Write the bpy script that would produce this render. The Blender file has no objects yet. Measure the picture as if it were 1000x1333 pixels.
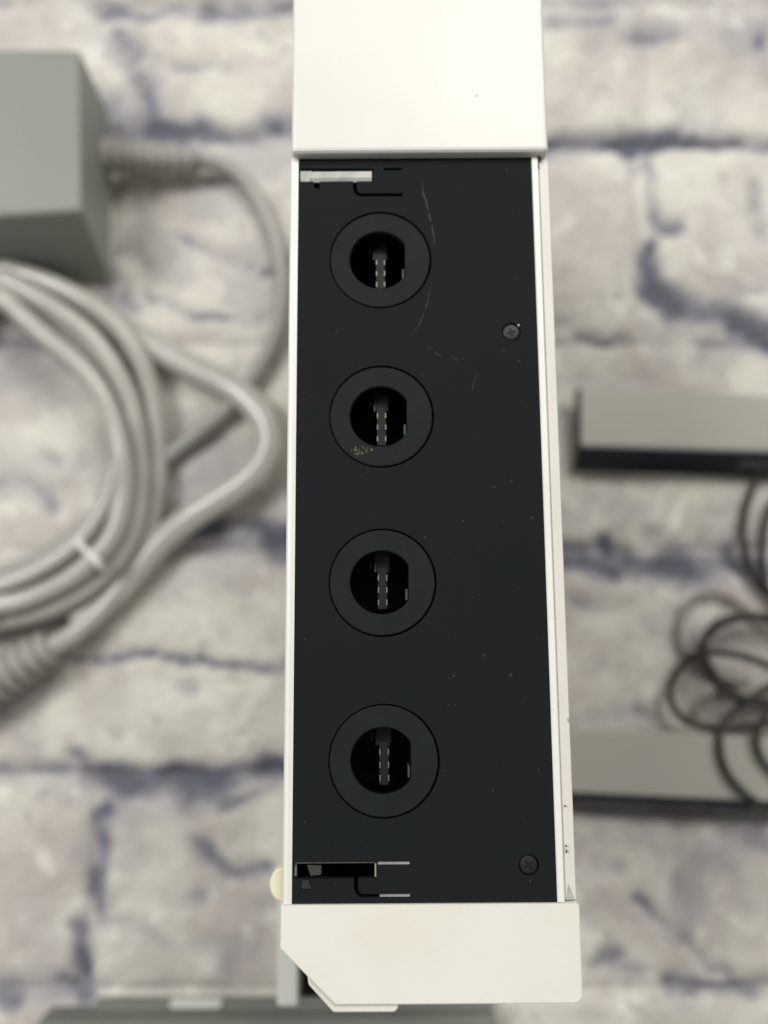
import bpy, bmesh, math, random
import numpy as np
from mathutils import Vector, Matrix

# ------------------------------------------------------------------ camera, world, lamps, exposure
scene = bpy.context.scene
COL = scene.collection
F_PX, PITCH_TAN, PANEL_Z = 1000.0, 0.137, 0.157      # focal length for a 1000 px wide frame; port panel height (m)
DIST = 1.0 / 8.25
PITCH = math.atan(PITCH_TAN)
cam_d = bpy.data.cameras.new('camera')
cam = bpy.data.objects.new('camera', cam_d)
COL.objects.link(cam)
cam.location = (0, -DIST * math.sin(PITCH), PANEL_Z + DIST * math.cos(PITCH))
cam.rotation_euler = (PITCH, 0, 0)
cam_d.sensor_fit = 'HORIZONTAL'
cam_d.sensor_width = 36.0
cam_d.lens = 36.0 * F_PX / 1000.0
cam_d.clip_start = 0.005
cam_d.clip_end = 20.0
cam_d.dof.use_dof = True
cam_d.dof.focus_distance = 0.1175
cam_d.dof.aperture_fstop = 36.0 / 3.1
scene.camera = cam

world = bpy.data.worlds.new('World')
scene.world = world
world.use_nodes = True
bg = world.node_tree.nodes['Background']
bg.inputs['Color'].default_value = (1.0, 0.98, 0.95, 1)
bg.inputs['Strength'].default_value = 0.20


def area_lamp(name, loc, target, sx, sy, power, color):
    d = bpy.data.lights.new(name, 'AREA')
    d.shape = 'RECTANGLE'
    d.size, d.size_y = sx, sy
    d.energy = power
    d.color = color
    o = bpy.data.objects.new(name, d)
    COL.objects.link(o)
    o.location = loc
    o.rotation_euler = (Vector(target) - Vector(loc)).to_track_quat('-Z', 'Y').to_euler()
    return o


area_lamp('ceiling_lamp', (0.42, 0.80, 1.15), (0, 0.05, 0.1), 0.8, 0.6, 12.5, (1.0, 0.98, 0.93))
area_lamp('ceiling_lamp', (-0.90, 0.50, 1.4), (0, 0, 0.1), 0.7, 0.5, 17.5, (1.0, 0.985, 0.95))

scene.view_settings.view_transform = 'Standard'
scene.view_settings.look = 'None'
scene.view_settings.exposure = 0.0
scene.view_settings.gamma = 1.0
scene.view_settings.use_curve_mapping = False
scene.cycles.use_denoising = True
scene.cycles.max_bounces = 8


# ------------------------------------------------------------------ layout helper
def at(u, v, z):
    """Survey of the photograph: the place at height z (m) that was measured at photo point u, v."""
    fwd = Vector((0, math.sin(PITCH), -math.cos(PITCH)))
    up = Vector((0, math.cos(PITCH), math.sin(PITCH)))
    d = fwd + Vector((1, 0, 0)) * ((u - 500) / F_PX) - up * ((v - 666.5) / F_PX)
    t = (z - cam.location.z) / d.z
    return cam.location + d * t


# ------------------------------------------------------------------ object helpers
def link(name, me, mat=None, parent=None, smooth=False):
    o = bpy.data.objects.new(name, me)
    COL.objects.link(o)
    if mat is not None and len(me.materials) == 0:
        me.materials.append(mat)
    if parent is not None:
        o.parent = parent
    if smooth:
        me.polygons.foreach_set('use_smooth', [True] * len(me.polygons))
    return o


def tag(o, label, cat, group=None):
    o['label'] = label
    o['category'] = cat
    if group:
        o['group'] = group
    return o


def thing(name, label, cat, loc=(0, 0, 0), rz=0.0, group=None):
    o = bpy.data.objects.new(name, None)
    COL.objects.link(o)
    o.empty_display_size = 0.02
    o.location = loc
    o.rotation_euler = (0, 0, rz)
    return tag(o, label, cat, group)


def bm_mesh(bm, name):
    me = bpy.data.meshes.new(name)
    bmesh.ops.recalc_face_normals(bm, faces=bm.faces[:])
    bm.to_mesh(me)
    bm.free()
    return me


def bevel_all(bm, w, seg=2, angle=0.5):
    bmesh.ops.recalc_face_normals(bm, faces=bm.faces[:])
    es = [e for e in bm.edges if len(e.link_faces) == 2 and e.calc_face_angle(0) > angle]
    bmesh.ops.bevel(bm, geom=es, offset=w, segments=seg, profile=0.5, affect='EDGES', clamp_overlap=True)


def prism(pts, z0, z1, bev=0.0, seg=2, top=None):
    """Upright prism over a plan outline (metres); top = optional outline of the upper end."""
    bm = bmesh.new()
    b = [bm.verts.new((x, y, z0)) for x, y in pts]
    t = [bm.verts.new((x, y, z1)) for x, y in (top or pts)]
    n = len(pts)
    bm.faces.new(list(reversed(b)))
    bm.faces.new(t)
    for i in range(n):
        bm.faces.new((b[i], b[(i + 1) % n], t[(i + 1) % n], t[i]))
    if bev:
        bevel_all(bm, bev, seg)
    return bm


def box(x0, x1, y0, y1, z0, z1, bev=0.0, seg=2):
    return prism([(x0, y0), (x1, y0), (x1, y1), (x0, y1)], z0, z1, bev, seg)


def bar_y(profile, y0, y1, bev=0.0):
    """A profile in x, z drawn out along y."""
    bm = bmesh.new()
    a = [bm.verts.new((x, y0, z)) for x, z in profile]
    b = [bm.verts.new((x, y1, z)) for x, z in profile]
    n = len(profile)
    bm.faces.new(a)
    bm.faces.new(list(reversed(b)))
    for i in range(n):
        bm.faces.new((a[i], a[(i + 1) % n], b[(i + 1) % n], b[i]))
    if bev:
        bevel_all(bm, bev)
    return bm


def bar_x(profile, x0, x1, bev=0.0):
    """A profile in y, z drawn out along x."""
    bm = bar_y(profile, x0, x1, bev)
    for v in bm.verts:
        v.co.x, v.co.y = v.co.y, v.co.x
    return bm


def outline_mesh(name, outer, holes, z0, z1, bev=0.0):
    """A plate with holes: filled outline given a thickness."""
    cu = bpy.data.curves.new(name, 'CURVE')
    cu.dimensions = '2D'
    cu.fill_mode = 'BOTH'
    cu.extrude = (z1 - z0) / 2 - bev
    cu.bevel_depth = bev
    cu.bevel_resolution = 1
    cu.offset = -bev
    for ring in [outer] + holes:
        s = cu.splines.new('POLY')
        s.points.add(len(ring) - 1)
        for p, (x, y) in zip(s.points, ring):
            p.co = (x, y, 0, 1)
        s.use_cyclic_u = True
    o = bpy.data.objects.new(name, cu)
    COL.objects.link(o)
    dg = bpy.context.evaluated_depsgraph_get()
    me = bpy.data.meshes.new_from_object(o.evaluated_get(dg))
    bpy.data.objects.remove(o)
    me.transform(Matrix.Translation((0, 0, (z0 + z1) / 2)))
    me.name = name
    return me


def circle(cx, cy, r, n=64, a0=0.0, a1=2 * math.pi, close=False):
    m = n if not close else n + 1
    return [(cx + r * math.cos(a0 + (a1 - a0) * i / n), cy + r * math.sin(a0 + (a1 - a0) * i / n)) for i in range(m)]


def spline(pts, step):
    """Centripetal-like Catmull-Rom through 3-D points, sampled evenly."""
    P = np.array(pts, float)
    P = np.vstack([2 * P[0] - P[1], P, 2 * P[-1] - P[-2]])
    out = []
    for i in range(1, len(P) - 2):
        p0, p1, p2, p3 = P[i - 1], P[i], P[i + 1], P[i + 2]
        n = max(2, int(np.linalg.norm(p2 - p1) / step))
        for k in range(n):
            t = k / n
            out.append(0.5 * ((2 * p1) + (-p0 + p2) * t + (2 * p0 - 5 * p1 + 4 * p2 - p3) * t * t + (-p0 + 3 * p1 - 3 * p2 + p3) * t ** 3))
    out.append(P[-2])
    return np.array(out)


def tube_mesh(name, path, radius, sides=12, flat=1.0):
    """Round (or flat twin) cable along a path; radius may be a list."""
    n = len(path)
    rad = np.full(n, radius) if np.isscalar(radius) else np.interp(np.linspace(0, 1, n), np.linspace(0, 1, len(radius)), radius)
    T = np.gradient(path, axis=0)
    T /= np.linalg.norm(T, axis=1)[:, None] + 1e-12
    verts, faces = [], []
    for i in range(n):
        side = np.cross(T[i], (0, 0, 1.0))
        side /= np.linalg.norm(side) + 1e-9
        up = np.cross(side, T[i])
        for k in range(sides):
            a = 2 * math.pi * k / sides
            verts.append(path[i] + rad[i] * (side * math.cos(a) * flat + up * math.sin(a)))
    for i in range(n - 1):
        for k in range(sides):
            k2 = (k + 1) % sides
            faces.append((i * sides + k, i * sides + k2, (i + 1) * sides + k2, (i + 1) * sides + k))
    faces.append(tuple(reversed(range(sides))))
    faces.append(tuple((n - 1) * sides + k for k in range(sides)))
    me = bpy.data.meshes.new(name)
    me.from_pydata([tuple(v) for v in verts], [], faces)
    me.polygons.foreach_set('use_smooth', [True] * len(me.polygons))
    bm = bmesh.new()
    bm.from_mesh(me)
    bmesh.ops.recalc_face_normals(bm, faces=bm.faces[:])
    bm.to_mesh(me)
    bm.free()
    return me


# ------------------------------------------------------------------ materials
def material(name, color, rough=0.5, spec=0.5, vary=0.0, vscale=40.0, bump=0.0, bscale=600.0, tint=None, metal=0.0,
             speck=0.0, speck_col=(0.2, 0.2, 0.2), speck_scale=300.0, coat=0.0):
    m = bpy.data.materials.new(name)
    m.use_nodes = True
    nt = m.node_tree
    N, Lk = nt.nodes, nt.links
    b = N['Principled BSDF']
    b.inputs['Roughness'].default_value = rough
    b.inputs['Specular IOR Level'].default_value = spec
    b.inputs['Metallic'].default_value = metal
    b.inputs['Coat Weight'].default_value = coat
    tc = N.new('ShaderNodeTexCoord')
    col = N.new('ShaderNodeRGB')
    col.outputs[0].default_value = (*color, 1)
    out = col.outputs[0]
    if vary:
        n = N.new('ShaderNodeTexNoise')
        n.inputs['Scale'].default_value = vscale
        n.inputs['Detail'].default_value = 5
        Lk.new(tc.outputs['Object'], n.inputs['Vector'])
        mr = N.new('ShaderNodeMapRange')
        mr.inputs['From Min'].default_value = 0.35
        mr.inputs['From Max'].default_value = 0.7
        Lk.new(n.outputs['Fac'], mr.inputs['Value'])
        mx = N.new('ShaderNodeMix')
        mx.data_type = 'RGBA'
        t = tint or tuple(c * (1 - vary) for c in color)
        mx.inputs[7].default_value = (*t, 1)
        Lk.new(mr.outputs[0], mx.inputs[0])
        Lk.new(out, mx.inputs[6])
        out = mx.outputs[2]
    if speck:
        n = N.new('ShaderNodeTexNoise')
        n.inputs['Scale'].default_value = speck_scale
        n.inputs['Detail'].default_value = 2
        Lk.new(tc.outputs['Object'], n.inputs['Vector'])
        mr = N.new('ShaderNodeMapRange')
        mr.inputs['From Min'].default_value = speck
        mr.inputs['From Max'].default_value = speck + 0.06
        Lk.new(n.outputs['Fac'], mr.inputs['Value'])
        mx = N.new('ShaderNodeMix')
        mx.data_type = 'RGBA'
        mx.inputs[7].default_value = (*speck_col, 1)
        Lk.new(mr.outputs[0], mx.inputs[0])
        Lk.new(out, mx.inputs[6])
        out = mx.outputs[2]
    Lk.new(out, b.inputs['Base Color'])
    if bump:
        n = N.new('ShaderNodeTexNoise')
        n.inputs['Scale'].default_value = bscale
        n.inputs['Detail'].default_value = 3
        Lk.new(tc.outputs['Object'], n.inputs['Vector'])
        bp = N.new('ShaderNodeBump')
        bp.inputs['Strength'].default_value = bump
        bp.inputs['Distance'].default_value = 0.0003
        Lk.new(n.outputs['Fac'], bp.inputs['Height'])
        Lk.new(bp.outputs[0], b.inputs['Normal'])
    return m


M = {}
M['shell'] = material('white_shell_plastic', (0.755, 0.75, 0.705), 0.38, 0.4, 0.07, 30, 0.05, 900)
M['cover'] = material('aged_white_plastic', (0.765, 0.752, 0.69), 0.42, 0.5, 0.1, 60, 0.08, 900, tint=(0.725, 0.70, 0.625))
M['rail'] = material('white_rail_plastic', (0.80, 0.795, 0.735), 0.35, 0.5, 0.04, 80)
M['rail_dull'] = material('dull_white_plastic', (0.70, 0.68, 0.62), 0.45, 0.4, 0.06, 80, speck=0.74, speck_col=(0.35, 0.32, 0.27), speck_scale=420)
M['panel'] = material('black_panel_plastic', (0.0100, 0.0128, 0.0132), 0.72, 0.08, 0.25, 45, 0.12, 3200, tint=(0.0112, 0.0136, 0.0138),
                      speck=0.735, speck_col=(0.06, 0.06, 0.058), speck_scale=700)
M['ring'] = material('black_ring_plastic', (0.0145, 0.0182, 0.0185), 0.62, 0.10, 0.2, 120, 0.08, 2600)
M['socket'] = material('socket_black', (0.0025, 0.003, 0.006), 0.45, 0.2)
M['tongue'] = material('contact_tongue_brown', (0.011, 0.0098, 0.008), 0.5, 0.25)
M['contact'] = material('contact_metal', (0.26, 0.24, 0.20), 0.4, 0.5, metal=0.6)
M['latch'] = material('latch_metal', (0.09, 0.09, 0.085), 0.45, 0.4)
M['key'] = material('key_block_black', (0.007, 0.0075, 0.0085), 0.35, 0.35)
M['dark_fill'] = material('lining_black', (0.006, 0.007, 0.009), 0.6, 0.3)
M['hinge'] = material('hinge_grey_plastic', (0.50, 0.50, 0.46), 0.35, 0.5, 0.3, 400, tint=(0.36, 0.36, 0.33))
M['spring'] = material('spring_steel', (0.34, 0.34, 0.32), 0.4, 0.5, 0.5, 500, tint=(0.2, 0.2, 0.19))
M['olive'] = material('hinge_block_olive', (0.048, 0.045, 0.033), 0.5, 0.4)
M['screw'] = material('blackened_screw', (0.024, 0.027, 0.0245), 0.5, 0.4, 0.3, 800)
M['screw_dark'] = material('dark_screw', (0.020, 0.022, 0.0205), 0.6, 0.25, 0.3, 800)
M['cross'] = material('screw_cross_shade', (0.006, 0.006, 0.006), 0.6, 0.3)
M['scratch'] = material('scuffed_plastic', (0.048, 0.052, 0.052), 0.7, 0.3, 0.8, 900, tint=(0.018, 0.020, 0.020))
M['scratch_faint'] = material('faint_scuffed_plastic', (0.034, 0.037, 0.037), 0.7, 0.3, 0.8, 900, tint=(0.014, 0.016, 0.0165))
M['dust'] = material('dust_fleck', (0.09, 0.085, 0.075), 0.8, 0.2)
M['stain'] = material('tan_residue', (0.16, 0.125, 0.075), 0.8, 0.2, 0.8, 1500, tint=(0.03, 0.03, 0.027))
M['foot'] = material('cream_rubber', (0.71, 0.69, 0.50), 0.6, 0.3)
M['grey'] = material('grey_adapter_plastic', (0.26, 0.275, 0.25), 0.45, 0.3, 0.06, 30)
M['grey_side'] = M['grey']
M['cable'] = material('grey_cable_pvc', (0.45, 0.445, 0.405), 0.22, 0.55, 0.12, 60, tint=(0.38, 0.375, 0.34))
M['cord'] = material('grey_cord_pvc', (0.33, 0.33, 0.305), 0.4, 0.5, 0.12, 60)
M['relief'] = material('grey_relief_rubber', (0.33, 0.325, 0.295), 0.5, 0.4, 0.1, 90)
M['tie'] = material('white_tie_plastic', (0.75, 0.75, 0.70), 0.25, 0.6)
M['bar'] = material('silver_grey_plastic', (0.40, 0.398, 0.35), 0.42, 0.4, 0.06, 40)
M['gloss'] = material('gloss_black_plastic', (0.008, 0.010, 0.014), 0.18, 0.5)
M['badge'] = material('grey_badge_print', (0.055, 0.062, 0.066), 0.4, 0.4)
M['wire'] = material('thin_dark_wire', (0.030, 0.029, 0.024), 0.5, 0.4)
M['wire_tan'] = material('thin_worn_wire', (0.30, 0.28, 0.25), 0.5, 0.4)
M['stand'] = material('stand_grey_plastic', (0.19, 0.198, 0.178), 0.45, 0.4, 0.1, 40)
M['stand_pale'] = material('stand_pale_plastic', (0.74, 0.75, 0.70), 0.4, 0.4, 0.06, 40)
M['stand_dark'] = material('stand_dark_plastic', (0.012, 0.013, 0.014), 0.6, 0.3)


def brick_material():
    m = bpy.data.materials.new('whitewashed_brick')
    m.use_nodes = True
    nt = m.node_tree
    N, Lk = nt.nodes, nt.links
    b = N['Principled BSDF']
    b.inputs['Roughness'].default_value = 0.8
    b.inputs['Specular IOR Level'].default_value = 0.2
    tc = N.new('ShaderNodeTexCoord')

    def noise(scale, detail=5, rough=0.6, dist=0.0):
        n = N.new('ShaderNodeTexNoise')
        n.inputs['Scale'].default_value = scale
        n.inputs['Detail'].default_value = detail
        n.inputs['Roughness'].default_value = rough
        n.inputs['Distortion'].default_value = dist
        Lk.new(tc.outputs['Object'], n.inputs['Vector'])
        return n.outputs['Fac']

    def rng(s, a, c):
        r = N.new('ShaderNodeMapRange')
        r.inputs['From Min'].default_value = a
        r.inputs['From Max'].default_value = c
        Lk.new(s, r.inputs['Value'])
        return r.outputs[0]

    def mix(f, a, c):
        x = N.new('ShaderNodeMix')
        x.data_type = 'RGBA'
        Lk.new(f, x.inputs[0])
        for s, i in ((a, 6), (c, 7)):
            if isinstance(s, tuple):
                x.inputs[i].default_value = (*s, 1)
            else:
                Lk.new(s, x.inputs[i])
        return x.outputs[2]

    c = mix(rng(noise(22, 5, 0.6, 0.6), 0.38, 0.62), (0.66, 0.645, 0.575), (0.49, 0.455, 0.425))
    c = mix(rng(noise(13, 4, 0.55, 0.8), 0.54, 0.72), c, (0.47, 0.45, 0.455))
    c = mix(rng(noise(55, 5, 0.65, 0.8), 0.54, 0.70), c, (0.78, 0.77, 0.70))
    c = mix(rng(noise(110, 5, 0.65, 0.6), 0.56, 0.70), c, (0.42, 0.395, 0.375))
    a = N.new('ShaderNodeAttribute')
    a.attribute_name = 'bare'
    c = mix(rng(a.outputs['Fac'], 0.08, 0.55), c, (0.34, 0.33, 0.36))
    c = mix(rng(a.outputs['Fac'], 0.35, 0.92), c, (0.125, 0.13, 0.165))
    Lk.new(c, b.inputs['Base Color'])
    bp = N.new('ShaderNodeBump')
    bp.inputs['Strength'].default_value = 0.5
    bp.inputs['Distance'].default_value = 0.001
    Lk.new(noise(260, 5), bp.inputs['Height'])
    Lk.new(bp.outputs[0], b.inputs['Normal'])
    return m


M['brick'] = brick_material()

# ------------------------------------------------------------------ the ground: whitewashed brick, each brick its own piece
rng_lat = np.random.RandomState(7)
LAT = rng_lat.rand(256, 256)


def vnoise(x, y):
    xi, yi = np.floor(x).astype(int), np.floor(y).astype(int)
    fx, fy = x - xi, y - yi
    fx, fy = fx * fx * (3 - 2 * fx), fy * fy * (3 - 2 * fy)
    g = lambda i, j: LAT[i % 256, j % 256]
    return (g(xi, yi) * (1 - fx) + g(xi + 1, yi) * fx) * (1 - fy) + (g(xi, yi + 1) * (1 - fx) + g(xi + 1, yi + 1) * fx) * fy


def fbm(x, y, f, octv=4, gain=0.5):
    s, a, t = 0.0, 1.0, 0.0
    for k in range(octv):
        s = s + a * vnoise(x * f + 17.3 * k, y * f + 9.1 * k)
        t += a
        a *= gain
        f *= 2.03
    return s / t


# bare, unpainted marks, cracks and broader darker patches seen in the photograph: (points, width, strength)
MARKS = [
    ([(196, 158), (240, 164), (268, 170), (300, 172), (340, 162), (385, 160)], 15, 1.0),
    ([(150, 40), (165, 62), (180, 85), (190, 120), (196, 155)], 15, 0.62),
    ([(118, 130), (150, 150), (190, 150)], 34, 0.45), ([(215, 82), (255, 88), (290, 84)], 9, 0.4),  # the broad patch beside the adapter is simply set darker
    ([(130, 6), (240, 8), (380, 4)], 12, 0.6), ([(340, 40), (355, 50)], 7, 0.3),
    ([(150, 325), (168, 335), (180, 342)], 12, 0.7), ([(240, 308), (265, 326), (290, 345), (330, 346), (365, 340)], 6, 0.7),
    ([(150, 388), (160, 400)], 15, 0.7), ([(186, 385), (230, 396), (290, 410), (330, 414), (370, 412)], 7, 0.75),
    ([(20, 480), (50, 478)], 28, 0.35), ([(0, 640), (30, 625), (60, 650)], 15, 0.5), ([(65, 590), (80, 600)], 8, 0.35),
    ([(175, 672), (215, 685), (290, 684), (340, 688), (392, 712)], 15, 0.95), ([(280, 700), (340, 700), (390, 720)], 14, 0.7),
    ([(328, 640), (340, 660)], 8, 0.5), ([(300, 770), (318, 778)], 8, 0.4), ([(275, 575), (330, 590)], 22, 0.3),
    ([(95, 858), (150, 856), (210, 853), (270, 862), (330, 868), (392, 870)], 6, 0.8), ([(240, 895), (250, 912)], 8, 0.3),
    ([(0, 1002), (60, 1004), (105, 1008)], 12, 0.6), ([(95, 978), (110, 1000)], 9, 0.7),
    ([(105, 1010), (140, 1014), (190, 1018), (250, 1022), (275, 1016)], 17, 1.0), ([(275, 1014), (320, 1006), (385, 1004)], 12, 0.85),
    ([(285, 1042), (320, 1036), (350, 1030)], 8, 0.6), ([(60, 1030), (130, 1045), (240, 1050)], 18, 0.35),
    ([(142, 1060), (136, 1090), (124, 1120), (118, 1150), (125, 1188)], 10, 0.9), ([(100, 1212), (108, 1230), (108, 1272)], 10, 0.8),
    ([(260, 1098), (270, 1125), (288, 1136), (310, 1138), (345, 1130)], 8, 0.75), ([(225, 1180), (265, 1175)], 12, 0.4),
    ([(198, 1222), (210, 1232)], 9, 0.5), ([(285, 1250), (300, 1262)], 8, 0.5), ([(235, 1240), (330, 1245)], 12, 0.3), ([(80, 1290), (105, 1296)], 9, 0.7),
    ([(0, 1300), (20, 1310)], 10, 0.6), ([(125, 1208), (160, 1210)], 6, 0.4),
    ([(712, 180), (760, 181), (810, 184), (850, 185), (895, 181), (950, 180), (1010, 185)], 11, 0.95), ([(845, 188), (846, 230), (848, 270)], 8, 0.7),
    ([(720, 20), (760, 25), (800, 22)], 18, 0.45), ([(820, 38), (850, 40), (885, 36)], 16, 0.6), ([(770, 60), (805, 40)], 8, 0.35),
    ([(1000, 45), (1003, 62)], 10, 0.8), ([(870, 125), (882, 140)], 6, 0.5), ([(905, 155), (950, 170), (1000, 172)], 10, 0.35), ([(740, 100), (780, 108)], 8, 0.25),
    ([(700, 196), (765, 196)], 14, 0.4), ([(945, 45), (955, 55)], 6, 0.3),
    ([(850, 270), (858, 288), (878, 288)], 12, 0.8), ([(846, 318), (850, 345), (856, 372)], 10, 0.75), ([(808, 292), (815, 298)], 8, 0.3),
    ([(858, 382), (885, 396), (920, 408), (948, 404), (970, 424), (1010, 446)], 19, 0.95), ([(880, 410), (930, 425), (920, 460)], 22, 0.4), ([(960, 365), (975, 378), (990, 384)], 6, 0.5),
    ([(722, 418), (745, 422)], 8, 0.55), ([(755, 436), (790, 440), (815, 438)], 6, 0.6), ([(805, 372), (806, 380)], 7, 0.45), ([(820, 400), (824, 410)], 7, 0.5),
    ([(985, 250), (995, 300)], 12, 0.45), ([(720, 490), (800, 492), (860, 488)], 12, 0.35),
    ([(715, 722), (765, 732), (800, 732), (850, 736), (900, 736), (950, 732), (1000, 742)], 14, 0.95), ([(784, 706), (792, 718)], 9, 0.95), ([(850, 752), (890, 758), (940, 750)], 14, 0.4),
    ([(752, 786), (764, 796)], 8, 0.5), ([(775, 800), (830, 776)], 7, 0.25), ([(740, 640), (760, 645)], 10, 0.2), ([(850, 690), (858, 694)], 8, 0.3),
    ([(760, 870), (775, 875)], 8, 0.3), ([(835, 928), (845, 934)], 9, 0.7), ([(760, 935), (820, 940), (860, 938)], 11, 0.4), ([(900, 830), (905, 860)], 9, 0.5),
    ([(826, 1176), (850, 1198), (882, 1222), (905, 1240), (925, 1256)], 6, 0.75), ([(940, 1254), (948, 1262)], 9, 0.6), ([(770, 1254), (784, 1242), (796, 1254)], 10, 0.75),
    ([(800, 1268), (830, 1285)], 10, 0.4), ([(875, 1290), (910, 1286), (940, 1284), (1010, 1294)], 9, 0.7), ([(975, 1172), (985, 1176)], 9, 0.6), ([(960, 1092), (1000, 1104)], 16, 0.4),
    ([(770, 1125), (800, 1130)], 9, 0.35), ([(735, 1195), (760, 1200)], 9, 0.3),
]
GROUND_MARKS = []
for pts, w, s in MARKS:
    GROUND_MARKS.append((np.array([tuple(at(u, v, 0.0))[:2] for u, v in pts]), 1.25 * w * 0.278 / 1000, s))


def bare_field(x, y):
    wx = x + 0.011 * (fbm(x + 3, y, 70, 4, 0.6) - 0.5)
    wy = y + 0.011 * (fbm(x, y + 5, 70, 4, 0.6) - 0.5)
    out = np.zeros_like(x)
    for P, w, s in GROUND_MARKS:
        lo, hi = P.min(0) - 3.2 * w, P.max(0) + 3.2 * w
        sel = (wx > lo[0]) & (wx < hi[0]) & (wy > lo[1]) & (wy < hi[1])
        if not sel.any():
            continue
        px, py = wx[sel], wy[sel]
        d2 = np.full(px.shape, 1e9)
        for a, b in zip(P[:-1], P[1:]):
            ab = b - a
            t = np.clip(((px - a[0]) * ab[0] + (py - a[1]) * ab[1]) / (ab @ ab + 1e-12), 0, 1)
            d2 = np.minimum(d2, (px - a[0] - t * ab[0]) ** 2 + (py - a[1] - t * ab[1]) ** 2)
        out[sel] = np.maximum(out[sel], s * np.exp(-d2 / (w * w)))
    return out * (0.55 + 0.75 * np.clip((fbm(x + 41, y + 13, 75, 4, 0.6) - 0.3) * 2.5, 0, 1))


ROW_Y = [-0.365, -0.290, -0.214, -0.141, -0.071, 0.008, 0.086, 0.169, 0.229, 0.308, 0.386, 0.464, 0.54]
ROW_X0 = {3: -0.101, 4: 0.012, 5: -0.02, 6: -0.105, 7: -0.098, 8: 0.03}
mortar_me = bpy.data.meshes.new('brick_ground')
S, NS = 0.72, 90
gx, gy = np.meshgrid(np.linspace(-S, S, NS), np.linspace(-S + 0.08, S + 0.08, NS), indexing='ij')
gz = -0.0125 + 0.002 * (fbm(gx, gy, 40, 3) - 0.5)


def grid_mesh(me, X, Y, Z, bare):
    nx, ny = X.shape
    v = np.stack([X, Y, Z], -1).reshape(-1, 3)
    i = np.arange(nx * ny).reshape(nx, ny)
    f = np.stack([i[:-1, :-1], i[1:, :-1], i[1:, 1:], i[:-1, 1:]], -1).reshape(-1, 4)
    me.from_pydata(v.tolist(), [], f.tolist())
    a = me.attributes.new('bare', 'FLOAT', 'POINT')
    a.data.foreach_set('value', bare.reshape(-1).astype(np.float32))
    me.polygons.foreach_set('use_smooth', [True] * len(me.polygons))


grid_mesh(mortar_me, gx, gy, gz, np.full(gx.shape, 0.15))
ground = link('brick_ground', mortar_me, M['brick'])
ground['kind'] = 'structure'

rnd = random.Random(4)
for r in range(len(ROW_Y) - 1):
    y0, y1 = ROW_Y[r], ROW_Y[r + 1]
    xs0 = ROW_X0.get(r, rnd.uniform(-0.1, 0.1))
    for k in range(-2, 2):
        x0 = xs0 + 0.203 * k
        x1 = x0 + 0.203
        nx, ny = 104, int((y1 - y0) / 0.0019)
        X, Y = np.meshgrid(np.linspace(x0, x1, nx), np.linspace(y0, y1, ny), indexing='ij')
        tilt = -0.045 if r in (4, 5) else -0.02
        Yw = Y + tilt * X
        jag = 0.010 * (fbm(X, Y, 35, 4) - 0.5)
        ex = np.minimum(X - x0, x1 - X) + jag
        ey = np.minimum(Y - y0, y1 - Y) + jag
        e = np.minimum(ex, ey)
        shoulder = np.clip((e + 0.001) / 0.0085, 0, 1)
        shoulder = shoulder * shoulder * (3 - 2 * shoulder)
        rough = fbm(X + r, Y + k, 38, 5, 0.55)
        ridge = 1 - np.abs(2 * fbm(X + 2 * r, Y * 1.6, 30, 4) - 1)
        bare = bare_field(X, Yw * 0 + Y)
        h = -0.0036 * (1 - rough) - 0.0022 * ridge + 0.0022
        h = h * shoulder - 0.0030 * (1 - shoulder)
        h = h - 0.0030 * bare
        h = np.minimum(h, 0.0006)
        border = np.zeros_like(h, bool)
        border[0, :] = border[-1, :] = border[:, 0] = border[:, -1] = True
        h[border] -= 0.0007
        patch = np.clip((fbm(X + 11, Y + 4, 24, 5, 0.6) - 0.60) * 4, 0, 0.28)
        total = np.clip(np.maximum(bare, np.maximum(patch, 0.5 * (1 - shoulder) * np.clip((fbm(X + 31, Y + 7, 45, 3) - 0.42) * 4, 0, 1))), 0, 1)
        me = bpy.data.meshes.new('brick')
        grid_mesh(me, X, Y, h, total)
        link('brick', me, M['brick'], ground)

# ------------------------------------------------------------------ the console
MM = 0.001
YAW = math.radians(0.37)
co = at(547, 667, PANEL_Z)
console = thing('game_console', 'white upright game console with black panel of four round controller ports', 'game console', (co.x, co.y, 0), YAW)
cI = Matrix.Rotation(-YAW, 3, 'Z')


def lc(u, v, z=PANEL_Z):
    q = cI @ (at(u, v, z) - Vector((co.x, co.y, 0)))
    return q.x, q.y


def mm(pts):
    return [(x * MM, y * MM) for x, y in pts]


def part(name, bm, mat, parent=console, smooth=False):
    return link(name, bm_mesh(bm, name), M[mat], parent, smooth)


PZ = PANEL_Z
CAPZ = PZ + 0.0018
# body under everything
body_plan = mm([(-20.9, 142), (-20.9, -63.9), (-13.0, -71.3), (22.1, -71.3), (22.1, 142)])
part('body', prism(body_plan, 0.0, 0.1430, 0.0008), 'shell')
# card door behind the ports
door = part('card_door', prism(mm([(-20.75, 60.25), (22.1, 60.25), (22.1, 118), (-20.75, 118)]), 0.1425, CAPZ, 0.0008, 3), 'shell')
part('rear_cover', prism(mm([(-20.75, 118.25), (22.1, 118.25), (22.1, 142.3), (-20.75, 142.3)]), 0.1425, CAPZ, 0.0009, 3), 'shell')
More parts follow.
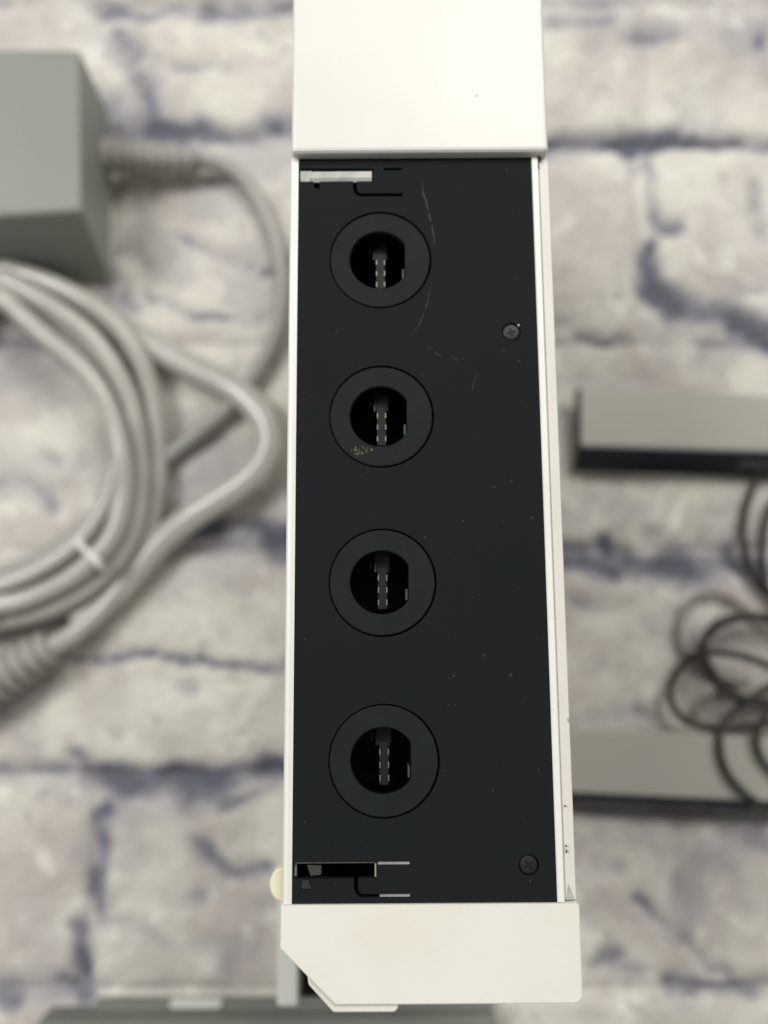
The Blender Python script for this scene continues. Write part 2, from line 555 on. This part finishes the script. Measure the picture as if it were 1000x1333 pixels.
# front cover with its cut corner
FCZ = PZ + 0.0004
fc = [(-21.28, -58.22), (-21.28, -64.26), (-13.19, -71.95)] + \
     [(x, y) for x, y in circle(21.5, -70.75, 1.2, 6, -math.pi / 2, 0, True)] + [(22.71, -58.5), (22.45, -58.22)]
bm = prism(mm(fc), 0.1425, FCZ)
bmesh.ops.recalc_face_normals(bm, faces=bm.faces[:])
rim = [e for e in bm.edges if min(v.co.z for v in e.verts) > 0.15 and min(v.co.y for v in e.verts) < -0.060 or
       (abs(e.verts[0].co.x - e.verts[1].co.x) < 1e-6 and min(v.co.z for v in e.verts) > 0.15)]
bmesh.ops.bevel(bm, geom=rim, offset=0.0010, segments=3, profile=0.5, affect='EDGES', clamp_overlap=True)
fcover = part('front_cover', bm, 'cover')
lipm = [(-17.3, -67.6), (-17.1, -69.0), (-13.45, -72.75), (-4.6, -72.75), (-4.0, -72.2), (-4.0, -70.6), (-13, -70.6)]
part('front_lip', prism(mm([(x * 1.006, y * 1.008) for x, y in lipm]), 0.1400, PZ - 0.0004, 0.0003, 2), 'cover', fcover)
part('front_lip', prism(mm([(-3.9, -70.6), (-3.9, -72.5), (14, -72.2), (14, -70.6)]), 0.1300, 0.1500, 0.0003, 2), 'stand_dark', fcover)
# rails
lrail = [(-21.1, 142.5), (-19.68, 142.5), (-19.68, 157.15), (-20.35, 157.35), (-20.8, 157.2), (-21.1, 156.7)]
part('side_rail', bar_y([(x * MM, z * MM) for x, z in lrail], -58.15 * MM, 60.2 * MM), 'rail')
r1 = [(19.5, 142.5), (20.62, 142.5), (20.62, 157.1), (20.45, 157.3), (19.67, 157.3), (19.5, 157.15)]
rr = part('side_rail', bar_y([(x * MM, z * MM) for x, z in r1], -58.1 * MM, 60.2 * MM), 'rail')
r2 = [(20.62, 142.5), (22.5, 142.5), (22.5, 156.35), (22.35, 156.6), (20.85, 156.8), (20.62, 156.55)]
ledge = part('rail_ledge', bar_y([(x * MM, z * MM) for x, z in r2], -57.95 * MM, 60.2 * MM), 'rail_dull', rr)
# painted shadow at the rail's end, chips along its groove, painted dark gap by the door
bm = prism(mm([(20.8, -57.9), (22.1, -57.9), (21.25, -55.7)]), 0.1565, 0.15685, 0)
part('shadow_triangle', bm, 'hinge', rr)  # grey triangle paints the shadow at the end of the rail
for (u, v, w, l) in [(735.5, 1049, 0.16, 0.2), (737, 1101, 0.14, 0.2), (737.4, 1108, 0.08, 0.5), (702, 208, 0.3, 0.9), (700.5, 217, 0.2, 0.7)]:
    x, y = lc(u, v)
    ch = prism([(x - w * MM / 2, y - l * MM / 2), (x + w * MM / 2, y - l * MM / 3), (x + w * MM / 3, y + l * MM / 2), (x - w * MM / 3, y + l * MM / 3)], 0.1560, PZ + 0.00033)
    part('chip_gap_mark', ch, 'dark_fill' if v < 230 else 'olive', rr)  # the black slivers by the door paint the dark of its gap
# foot on the console's underside (its flank while it stands)
fp = [(-20.9 * MM, -53.75 * MM)] + [(-21.05 * MM + 2.3 * MM * math.cos(a), -56.2 * MM + 2.55 * MM * math.sin(a)) for a in np.linspace(math.pi * 0.52, math.pi * 1.48, 18)] + [(-20.9 * MM, -58.7 * MM)]
part('rubber_foot', prism(fp, 0.1522, 0.1548, 0.0003, 2), 'foot')
dark_fill_me = outline_mesh('dark_lining', mm([(-19.64, -58.2), (19.48, -58.2), (19.48, 60.2), (-19.64, 60.2)]), [mm([(-19.5, -57.9), (19.3, -57.9), (19.3, 60.05), (-19.5, 60.05)])], 0.1436, PZ - 0.0013)
dark_fill = link('dark_lining', dark_fill_me, M['dark_fill'], console)  # unseen black lining, added to keep the slots dark
part('lining_floor', box(-19.6 * MM, 19.45 * MM, -58.1 * MM, 60.2 * MM, 0.1431, 0.1436), 'dark_fill', dark_fill)

# the black panel with ports and clip slots cut out
PORTS = [(-6.0, 42.2), (-5.98, 15.62), (-5.98, -10.98), (-5.92, -37.9)]


def clip_hole(dy, notch):
    h = [(-19.45, 58.45), (-7.15, 58.45), (-7.15, 56.15), (-9.9, 56.15), (-9.9, 54.75)]
    h += [(-9.1 - 0.8 * math.cos(a), 54.75 - 0.8 * math.sin(a)) for a in (0.5, 1.0, 1.57)]
    h += [(-2.2, 53.95), (-2.2, 53.42), (-9.1, 53.42)]
    h += [(-9.1 - 1.4 * math.sin(a), 54.82 - 1.4 * math.cos(a)) for a in (0.5, 1.0, 1.57)]
    h += [(-10.5, 56.15)]
    if notch:
        h += [(-16.15, 56.15), (-16.15, 54.9), (-17.1, 54.9), (-17.1, 56.15)]
    h += [(-19.45, 56.15)]
    return [(x * MM, (y + dy) * MM) for x, y in h]


CLIP_DY = -110.85
holes = [circle(x * MM, y * MM, 8.42 * MM, 96) for x, y in PORTS]
holes += [clip_hole(0, True), clip_hole(CLIP_DY, False)]
holes += [mm([(-5.4, 58.5), (-2.2, 58.5), (-2.2, 58.1), (-5.4, 58.1)]), mm([(-7.0, 58.5 + CLIP_DY), (-2.2, 58.5 + CLIP_DY), (-2.2, 58.05 + CLIP_DY), (-7.0, 58.05 + CLIP_DY)])]
SCREWS = [(15.28, 29.6), (15.5, -53.0)]
holes += [circle(x * MM, y * MM, 1.52 * MM, 32) for x, y in SCREWS]
pme = outline_mesh('port_panel', mm([(-19.66, -58.2), (19.49, -58.2), (19.49, 60.22), (-19.66, 60.22)]), holes, PZ - 0.0012, PZ, 0.00007)
panel = link('port_panel', pme, M['panel'], console)

# hinge pieces seen through the slots
hb = [(58.30, -1.1), (58.1, -0.35), (56.95, -0.3), (56.3, -0.6), (56.5, -0.9), (57.5, -1.1)]
part('hinge_bar', bar_x([(y * MM, PZ + z * MM) for y, z in hb], -19.5 * MM, -7.4 * MM), 'hinge')
part('hinge_bar', prism(mm([(-19.5, 58.2), (-17.3, 58.2), (-17.9, 56.0), (-19.5, 56.0)]), PZ - 0.0009, PZ - 0.0002, 0.0002), 'hinge')
# spring steel edges and the hinge block in the other slot
bs = bmesh.new()


def add_box(bm, x0, x1, y0, y1, z0, z1):
    r = bmesh.ops.create_cube(bm, size=1.0)
    for v in r['verts']:
        v.co = Vector(((x0 + x1) / 2 + v.co.x * (x1 - x0), (y0 + y1) / 2 + v.co.y * (y1 - y0), (z0 + z1) / 2 + v.co.z * (z1 - z0))) * MM


zt = PZ / MM
add_box(bs, -19.4, -7.5, -52.62, -52.42, zt - 1.0, zt - 0.45)
add_box(bs, -7.42, -7.2, -54.5, -52.6, zt - 1.0, zt - 0.2)
add_box(bs, -19.4, -19.1, -54.6, -52.7, zt - 1.6, zt - 0.9)
add_box(bs, -6.95, -2.25, -52.75, -52.4, zt - 0.9, zt - 0.12)
add_box(bs, -6.7, -2.25, -57.30, -56.95, zt - 0.9, zt - 0.12)
part('clip_spring', bs, 'spring')
part('hinge_block', prism(mm([(-17.6, -53.0), (-15.4, -53.1), (-15.4, -54.4), (-17.0, -54.6)]), PZ - 0.003, PZ - 0.0008, 0.0001), 'olive')
part('hinge_block', prism(mm([(-18.2, -54.9), (-17.2, -54.8), (-16.8, -56.0), (-18.2, -56.1)]), PZ - 0.0001, PZ + 0.0002, 0.00005), 'screw')

# controller ports
for n, (px, py) in enumerate(PORTS):
    hole = [(0.0 + 4.95 * math.cos(a) - 0.12, 4.92 * math.sin(a)) for a in np.linspace(0.575, 2 * math.pi - 0.575, 56)]
    ring_me = outline_mesh('controller_port', mm(circle(-0.06, 0, 8.22, 96)), [mm(hole)], -0.0014, -0.00008, 0.0002)
    port = link('controller_port', ring_me, M['ring'], console)
    port.location = (px * MM, py * MM, PZ)
    part('socket_floor', prism(mm(circle(0, 0, 8.2, 40)), -0.0125, -0.0118), 'socket', port)
    wall_me = outline_mesh('socket_wall', mm(circle(0, 0, 8.2, 48)), [mm([(x * 1.28, y * 1.28) for x, y in hole])], -0.0119, -0.0015)
    link('socket_wall', wall_me, M['socket'], port)
    ty = 0.0
    part('tongue', box(-0.75 * MM, 0.72 * MM, -4.15 * MM, 2.4 * MM, -0.0118, -0.0030, 0.0001), 'tongue', port)
    part('key_block', prism(mm([(-1.45, 1.55), (1.25, 1.55), (1.35, 5.8), (-1.5, 5.8)]), -0.0118, -0.0036, 0.00035, 3), 'key', port)
    part('key_rib', box(-1.95 * MM, -1.75 * MM, 2.6 * MM, 3.9 * MM, -0.0118, -0.0030), 'ring', port)
    for cy in (0.85, -1.10, -3.05):
        for s in (-1, 1):
            part('contact', box((0.66 * s - 0.09) * MM, (0.66 * s + 0.09) * MM, (cy - 0.45) * MM, (cy + 0.45) * MM, -0.0040, -0.0028, 0.00004), 'contact', port)
    part('latch', box(3.62 * MM, 3.95 * MM, -2.75 * MM, -1.0 * MM, -0.0044, -0.0014, 0.0001), 'latch', port)
    part('key_glint', prism(mm(circle(0.55, 1.9, 0.32, 10)), -0.0040, -0.0034, 0.0001), 'latch', port)  # pale dot paints the highlight on the key block

# screws
for n, (sx, sy) in enumerate(SCREWS):
    bm = bmesh.new()
    ringz = [(1.42, -1.3), (1.42, -0.25), (1.30, -0.02), (0.9, 0.04), (0.0, 0.05)]
    vs = []
    for r, z in ringz[:-1]:
        vs.append([bm.verts.new((x * MM, y * MM, z * MM)) for x, y in circle(0, 0, r, 32)])
    cap = bm.verts.new((0, 0, ringz[-1][1] * MM))
    for a, b in zip(vs[:-1], vs[1:]):
        for i in range(32):
            bm.faces.new((a[i], a[(i + 1) % 32], b[(i + 1) % 32], b[i]))
    for i in range(32):
        bm.faces.new((vs[-1][i], vs[-1][(i + 1) % 32], cap))
    sc_o = part('screw', bm, 'screw' if n == 0 else 'screw_dark', console, True)
    sc_o.location = (sx * MM, sy * MM, PZ - (0.0001 if n == 0 else 0.00035))
    sc_o.rotation_euler = (0, 0, math.radians(18 if n == 0 else 35))
    cr = bmesh.new()
    zc0 = -0.0
    for a in (0, math.pi / 2):
        q = [(-0.72, -0.13), (0, -0.20), (0.72, -0.13), (0.72, 0.13), (0, 0.20), (-0.72, 0.13)]
        q = [(x * math.cos(a) - y * math.sin(a), x * math.sin(a) + y * math.cos(a)) for x, y in q]
        vb = [cr.verts.new((x * MM, y * MM, (0.02 + 0.002 * a) * MM)) for x, y in q]
        vt = [cr.verts.new((x * MM, y * MM, (0.105 + 0.004 * a) * MM)) for x, y in q]
        cr.faces.new(vt)
        cr.faces.new(list(reversed(vb)))
        for i in range(6):
            cr.faces.new((vb[i], vb[(i + 1) % 6], vt[(i + 1) % 6], vt[i]))
    part('cross_shade', cr, 'cross', sc_o)  # raised black cross paints the shade of the driver recess
x, y = lc(675, 424)
part('bright_dot', prism([(x - 0.0002, y + 0.0002), (x + 0.0002, y + 0.0002), (x, y - 0.0003)], PZ - 0.0002, PZ + 0.0002), 'contact')  # small bright sliver beside the screw


# scratches, dust and residue on the panel
def ribbon(name, uvs, w, mat, parent, z=PZ, jitter=0.05):
    P = spline([(*lc(u, v), 0) for u, v in uvs], 0.0006)
    rr_ = random.Random(len(uvs) * 7 + int(uvs[0][0]))
    bm = bmesh.new()
    T = np.gradient(P, axis=0)
    prev = None
    n = len(P)
    for i in range(n):
        t = T[i] / (np.linalg.norm(T[i]) + 1e-12)
        nrm = np.array((-t[1], t[0]))
        ww = w * MM * (0.35 + 0.65 * rr_.random()) * min(1, 4 * i / n + 0.1, 4 * (n - 1 - i) / n + 0.1)
        off = rr_.gauss(0, jitter) * MM
        c = P[i][:2] + nrm * off
        a = bm.verts.new((*(c + nrm * ww / 2), z + 0.00002))
        b = bm.verts.new((*(c - nrm * ww / 2), z + 0.00002))
        if prev and rr_.random() > 0.12:
            bm.faces.new((prev[0], prev[1], b, a))
        prev = (a, b)
    return part(name, bm, mat, parent)


ribbon('scratch', [(549, 236), (551, 250), (555, 264), (559, 278), (563, 293), (565, 310), (564, 322)], 0.32, 'scratch', panel)
ribbon('scratch', [(562, 366), (560, 380), (557, 392), (552, 408), (545, 424), (536, 436)], 0.22, 'scratch_faint', panel)
ribbon('scratch', [(553, 446), (562, 454), (570, 461), (577, 466)], 0.28, 'scratch_faint', panel)
ribbon('scratch', [(586, 462), (597, 468), (606, 466)], 0.22, 'scratch_faint', panel)
ribbon('scratch', [(622, 486), (617, 498), (613, 512)], 0.2, 'scratch_faint', panel)
rd = random.Random(12)
DUST = [(644, 634, 0.22), (603, 678, 0.2), (655, 678, 0.14), (482, 672, 0.14), (681, 522, 0.12), (584, 918, 0.18), (690, 1147, 0.2), (439, 431, 0.16), (437, 435, 0.12), (447, 582, 0.18), (672, 363, 0.12), (536, 1132, 0.14), (600, 240, 0.16), (621, 125, 0.24)]
for i in range(14):
    DUST.append((rd.uniform(400, 705), rd.uniform(225, 1110), rd.uniform(0.05, 0.11)))
for u, v, r in DUST:
    on_door = v < 190
    z = CAPZ if on_door else PZ
    x, y = lc(u, v, z)
    if any(math.hypot(x / MM - a, y / MM - b) < 9 for a, b in PORTS) and not v in (431, 435, 582):
        continue
    pts = [(x + r * MM * rd.uniform(0.3, 0.6) * math.cos(a), y + r * MM * rd.uniform(0.4, 0.9) * math.sin(a)) for a in np.linspace(0, 2 * math.pi, 6)[:-1]]
    part('dust_fleck', prism(pts, z - 0.00002, z + 0.00004), 'olive' if on_door else 'dust', door if on_door else panel)
p2 = [o for o in console.children if o.name.startswith('controller_port')][1]
for i in range(26):
    x, y = lc(468 + rd.gauss(0, 5.5), 588 + rd.gauss(0, 3.2))
    x, y = x - PORTS[1][0] * MM, y - PORTS[1][1] * MM
    if not 5.2 < math.hypot(x, y) / MM < 8.0:
        continue
    r = rd.uniform(0.10, 0.3) * MM
    pts = [(x + r * rd.uniform(0.4, 1) * math.cos(a), y + r * rd.uniform(0.4, 1) * math.sin(a)) for a in np.linspace(0, 2 * math.pi, 7)[:-1]]
    part('residue', prism(pts, -0.0001, -0.00005 + 0.00001 * (i % 3)), 'stain', p2)

# ------------------------------------------------------------------ power adapter
ADZ = 0.036
top_px = [(-60, 62), (103, 63), (106.5, 274), (-60, 292)]
bot = [at(-60, 150, 0), at(143, 150, 0), at(146, 366, 0), at(-60, 384, 0)]
o0 = at(60, 260, 0)
adapter = thing('power_adapter', 'grey plastic power adapter block with ribbed strain relief and thin grey cord', 'power adapter', (o0.x, o0.y, 0))


def rel(v, o):
    return (v[0] - o.x, v[1] - o.y)


tp = [rel(at(u, v, ADZ), o0) for u, v in top_px]
bt = [rel(b, o0) for b in bot]
bt[0] = (bt[0][0], tp[0][1] + 0.001)
bt[1] = (bt[1][0], tp[1][1] + 0.0015)
for lst in (tp, bt):
    lst[0] = (lst[0][0] - 0.035, lst[0][1])
    lst[3] = (lst[3][0] - 0.035, lst[3][1])
hb_ = prism(list(reversed(bt)), 0.0, ADZ, 0.0016, 3, top=list(reversed(tp)))
link('housing', bm_mesh(hb_, 'housing'), M['grey'], adapter)


def relief_mesh(name, p0, p1, r0, r1, ribs):
    n = ribs * 8
    P = np.array([np.array(p0) + (np.array(p1) - np.array(p0)) * i / n for i in range(n + 1)])
    R = [(r0 + (r1 - r0) * i / n) * (1.0 if (i % 8) < 5 else 0.62) for i in range(n + 1)]
    return tube_mesh(name, P, R, 14)


zr = 0.0095
a0, a1 = at(136, 203, zr), at(256, 207, zr)
link('strain_relief', relief_mesh('strain_relief', (*rel(a0, o0), zr), (*rel(a1, o0), 0.008), 0.0066, 0.0046, 8), M['relief'], adapter)


def px_path(pts, o, r=0.0):
    """(u, v, height of the cable's middle in mm) -> local path points"""
    out = []
    for u, v, h in pts:
        q = at(u, v, h * MM)
        out.append((q.x - o.x, q.y - o.y, h * MM))
    return out


cordp = px_path([(250, 207, 8), (285, 213, 6), (315, 232, 4), (342, 270, 3), (362, 325, 3), (368, 380, 3), (360, 432, 3), (338, 478, 3), (300, 528, 3), (255, 566, 3), (215, 598, 3), (170, 640, 3), (110, 690, 3), (30, 735, 3), (-60, 760, 3)], o0)
link('cord', tube_mesh('cord', spline(cordp, 0.003), 0.0028, 12), M['cord'], adapter)

# ------------------------------------------------------------------ thick coiled cable
oc = at(60, 600, 0)
coil = thing('coiled_cable', 'thick light grey cable wound in a coil with a white tie and ribbed plug end', 'cable', (oc.x, oc.y, 0))
lft = lambda v0, v1, ext, h: [(-40 - ext * 0.5, v0, h), (-120 - ext, (v0 * 2 + v1) / 3, h), (-120 - ext, (v0 + v1 * 2) / 3, h), (-40 - ext * 0.5, v1, h)]
strand = []
# plug end, up the outer right side and over the top, then round again on the inside
strand += [(58, 848, 9), (100, 823, 6), (140, 786, 5), (172, 741, 4), (194, 690, 4), (204, 640, 4), (206, 600, 4), (204, 555, 5), (198, 515, 6), (186, 475, 8), (164, 438, 10), (130, 405, 12), (80, 376, 13), (30, 357, 13), (0, 350, 13)]
strand += lft(352, 808, 40, 6)
strand += [(0, 808, 6), (55, 796, 7), (108, 770, 8), (148, 736, 9), (174, 690, 9), (183, 640, 9), (183, 600, 9), (179, 560, 10), (169, 520, 11), (149, 480, 13), (119, 440, 15), (75, 405, 17), (30, 378, 18), (0, 366, 18)]
strand += lft(366, 786, 20, 12)
strand += [(0, 788, 12), (40, 779, 12), (90, 755, 13), (127, 724, 14), (151, 690, 14), (162, 640, 14), (160, 600, 15), (151, 555, 15), (131, 510, 16), (100, 473, 17), (60, 440, 18), (25, 408, 19), (0, 388, 19)]
strand += lft(388, 762, 0, 10)
strand += [(0, 762, 8), (50, 743, 8), (98, 712, 8), (128, 676, 7), (146, 640, 6), (152, 600, 5), (150, 560, 5), (145, 520, 6), (128, 470, 9), (90, 428, 11), (45, 392, 12), (0, 372, 12)]
link('cable', tube_mesh('cable', spline(px_path(strand, oc), 0.0025), 0.0037, 12), M['cable'], coil)
# flat twin end that swings out to the right and tucks back below the coil
twin = [(0, 362, 8), (70, 380, 7), (130, 411, 6), (185, 442, 5), (250, 478, 5), (308, 508, 6), (342, 542, 8), (351, 578, 9), (335, 612, 9), (300, 641, 8), (255, 669, 7), (215, 701, 5), (180, 740, 4), (148, 776, 4), (100, 815, 3.6)]
link('cable', tube_mesh('cable', spline(px_path(twin, oc), 0.0025), 0.0034, 14, 1.5), M['cable'], coil)
zr = 0.009
a0, a1 = at(66, 843, zr), at(-30, 900, zr)
link('strain_relief', relief_mesh('strain_relief', (*rel(a0, oc), zr), (*rel(a1, oc), zr), 0.0066, 0.0088, 6), M['relief'], coil)
a2 = at(-75, 925, zr)
link('plug', tube_mesh('plug', np.array([(*rel(a1, oc), zr), (*rel(at(-50, 911, zr), oc), zr), (*rel(a2, oc), zr)]), 0.009, 14), M['relief'], coil)
tiep = px_path([(98, 697, 5), (102, 704, 10.5), (108, 714, 13), (118, 722, 18), (128, 734, 18.4), (134, 742, 14), (136, 746, 7)], oc)
link('tie', tube_mesh('tie', spline(tiep, 0.001), 0.0010, 8, 1.4), M['tie'], coil)

# ------------------------------------------------------------------ sensor bars
SBZ = 0.0100


def sensor_bar(u0, v0, u1, v1, label, far_badge):
    a, b = at(u0, v0, SBZ), at(u1, v1, SBZ)
    ang = math.atan2(b.y - a.y, b.x - a.x)
    t = thing('sensor_bar', label, 'sensor bar', (a.x, a.y, 0), ang, 'sensor bars beside the console')
    Lb = 0.236
    # y runs from the back edge (0) towards the front (negative)
    hp = [(-0.0008, 0.0035), (0.0, 0.0045), (0.0, SBZ - 0.001), (-0.0008, SBZ), (-0.0202, SBZ), (-0.0206, SBZ - 0.0003), (-0.0206, 0.0035)]
    for fx in (0.025, 0.205):
        link('foot', bm_mesh(box(fx, fx + 0.012, -0.018, -0.006, 0.0, 0.0037, 0.0004), 'foot'), M['gloss'], t)
    hs = bar_x([(y, z) for y, z in hp], 0.0006, Lb - 0.0006, 0.0003)
    link('housing', bm_mesh(hs, 'housing'), M['bar'], t)
    wp = [(-0.0206, 0.0030), (-0.0206, SBZ - 0.0002), (-0.0225, SBZ - 0.0006), (-0.0286, 0.0026), (-0.0286, 0.0016), (-0.0270, 0.0010)]
    ws = bar_x(wp, 0.0, Lb, 0.0004)
    link('infrared_window', bm_mesh(ws, 'infrared_window'), M['gloss'], t)
    for x0 in (0.0, Lb - 0.0008):
        ep = [(0.0002, 0.0045), (0.0004, SBZ - 0.0006), (-0.0010, SBZ + 0.0003), (-0.0206, SBZ + 0.0003), (-0.0206, 0.0045)]
        link('end_cap', bm_mesh(bar_x(ep, x0 - 0.0002, x0 + 0.0010), 'end_cap'), M['gloss'], t)
    # flat grey print on the sloping window
    n = Vector((0, -0.0074, 0.0061)).normalized()
    bx0 = far_badge
    sl = [(-0.0238, SBZ - 0.0006 - 0.0013 * 0.97), (-0.0262, SBZ - 0.0006 - 0.0037 * 0.97)]
    bm = bmesh.new()
    q = [(bx0, *sl[0]), (bx0 + 0.013, *sl[0]), (bx0 + 0.013, *sl[1]), (bx0, *sl[1])]
    dn = Vector((0, -0.62, 0.78)) * 0.0003
    f = bm.faces.new([bm.verts.new(Vector(p) + dn) for p in q])
    r = bmesh.ops.extrude_face_region(bm, geom=[f])
    for g in r['geom']:
        if isinstance(g, bmesh.types.BMVert):
            g.co -= dn * 2
    link('badge', bm_mesh(bm, 'badge'), M['badge'], t)
    return t, a, ang


def bar_cable(t, pts, r, mat):
    W = Matrix.Translation(t.location) @ Matrix.Rotation(t.rotation_euler.z, 4, 'Z')
    Wi = W.inverted()
    loc = []
    for u, v, h in pts:
        loc.append(tuple(Wi @ at(u, v, h * MM)))
    link('cable', tube_mesh('cable', spline(loc, 0.002), r * MM, 10), M[mat], t)


sb1, _, _ = sensor_bar(753, 506, 1000, 514, 'silver grey sensor bar with wide black front, its cable dropping into dark coil', 0.058)
sb2, _, _ = sensor_bar(690, 947, 1000, 961, 'silver grey sensor bar lying under the edge of the dark thin cable coil', 0.062)
bar_cable(sb1, [(995, 600, 3), (982, 630, 2), (971, 662, 2), (967, 700, 2), (973, 733, 2), (990, 765, 2), (1015, 790, 2), (1050, 850, 3), (1040, 905, 4), (1000, 915, 5), (960, 904, 6), (932, 880, 7), (917, 850, 8), (922, 822, 9), (945, 806, 9), (985, 802, 9),
                (1040, 815, 9), (1075, 870, 8), (1040, 925, 7), (985, 944, 6), (930, 948, 6), (890, 936, 6), (872, 908, 5), (880, 876, 5), (906, 852, 6), (950, 851, 8), (1000, 866, 9), (1060, 900, 8)], 1.25, 'wire')
bar_cable(sb1, [(1010, 645, 3), (997, 680, 3), (991, 720, 3), (996, 760, 3), (1015, 795, 3)], 1.4, 'wire')
bar_cable(sb2, [(996, 1052, 11), (972, 1035, 12), (948, 1008, 12), (937, 975, 12), (940, 945, 11), (962, 920, 9), (1000, 895, 8), (1050, 870, 8), (1060, 830, 8), (1010, 806, 10), (960, 806, 11), (925, 824, 11), (910, 852, 11), (925, 884, 11), (960, 908, 11), (1005, 920, 11), (1050, 935, 10)], 1.25, 'wire')
bar_cable(sb2, [(1030, 880, 10), (1000, 925, 13), (985, 955, 13), (990, 985, 12), (1010, 1008, 12), (1040, 1030, 11)], 1.2, 'wire')
bar_cable(sb2, [(1030, 830, 3), (985, 802, 3), (955, 780, 2), (925, 771, 2), (898, 783, 2), (886, 812, 2), (890, 845, 2), (915, 870, 2), (970, 890, 2)], 1.2, 'wire_tan')
bar_cable(sb2, [(905, 935, 2), (915, 912, 2), (940, 900, 2), (980, 905, 2)], 1.1, 'wire_tan')

# ------------------------------------------------------------------ grey stand lying in front of the console
os_ = at(352, 1330, 0)
stand = thing('console_stand', 'grey plastic console stand lying below the cut corner, pale upright rail', 'stand', (os_.x, os_.y, 0))
bz = 0.012


def srel(u, v, z):
    return rel(at(u, v, z), os_)


base = [srel(66, 1308, 0), srel(640, 1302, 0), srel(650, 1420, 0), srel(62, 1420, 0)]
link('base', bm_mesh(prism(list(reversed(base)), 0.0, bz, 0.0015, 3), 'base'), M['stand'], stand)
bz2 = 0.005
b2 = [srel(128, 1296, 0), srel(640, 1296, 0), srel(640, 1345, 0), srel(128, 1345, 0)]
link('step', bm_mesh(prism(list(reversed(b2)), 0.0, bz2, 0.001, 2), 'step'), M['stand'], stand)
b3 = [srel(222, 1303, bz2), srel(290, 1303, bz2), srel(286, 1312, bz2), srel(222, 1312, bz2)]
link('tab', bm_mesh(prism(list(reversed(b3)), 0.003, bz2 + 0.0006, 0.0003, 2), 'tab'), M['stand_pale'], stand)
uz = 0.070
up = [srel(361.5, 1150, uz), srel(388, 1150, uz), srel(388, 1311, uz), srel(360.5, 1311, uz)]
link('upright', bm_mesh(prism(list(reversed(up)), 0.0, uz, 0.0006, 2), 'upright'), M['stand_pale'], stand)
dz = 0.062
dk = [srel(387, 1150, dz), srel(470, 1150, dz), srel(470, 1299, dz), srel(387, 1299, dz)]
link('dark_block', bm_mesh(prism(list(reversed(dk)), 0.0, dz, 0.0006, 2), 'dark_block'), M['stand_dark'], stand)  # dark block filling the space right of the upright
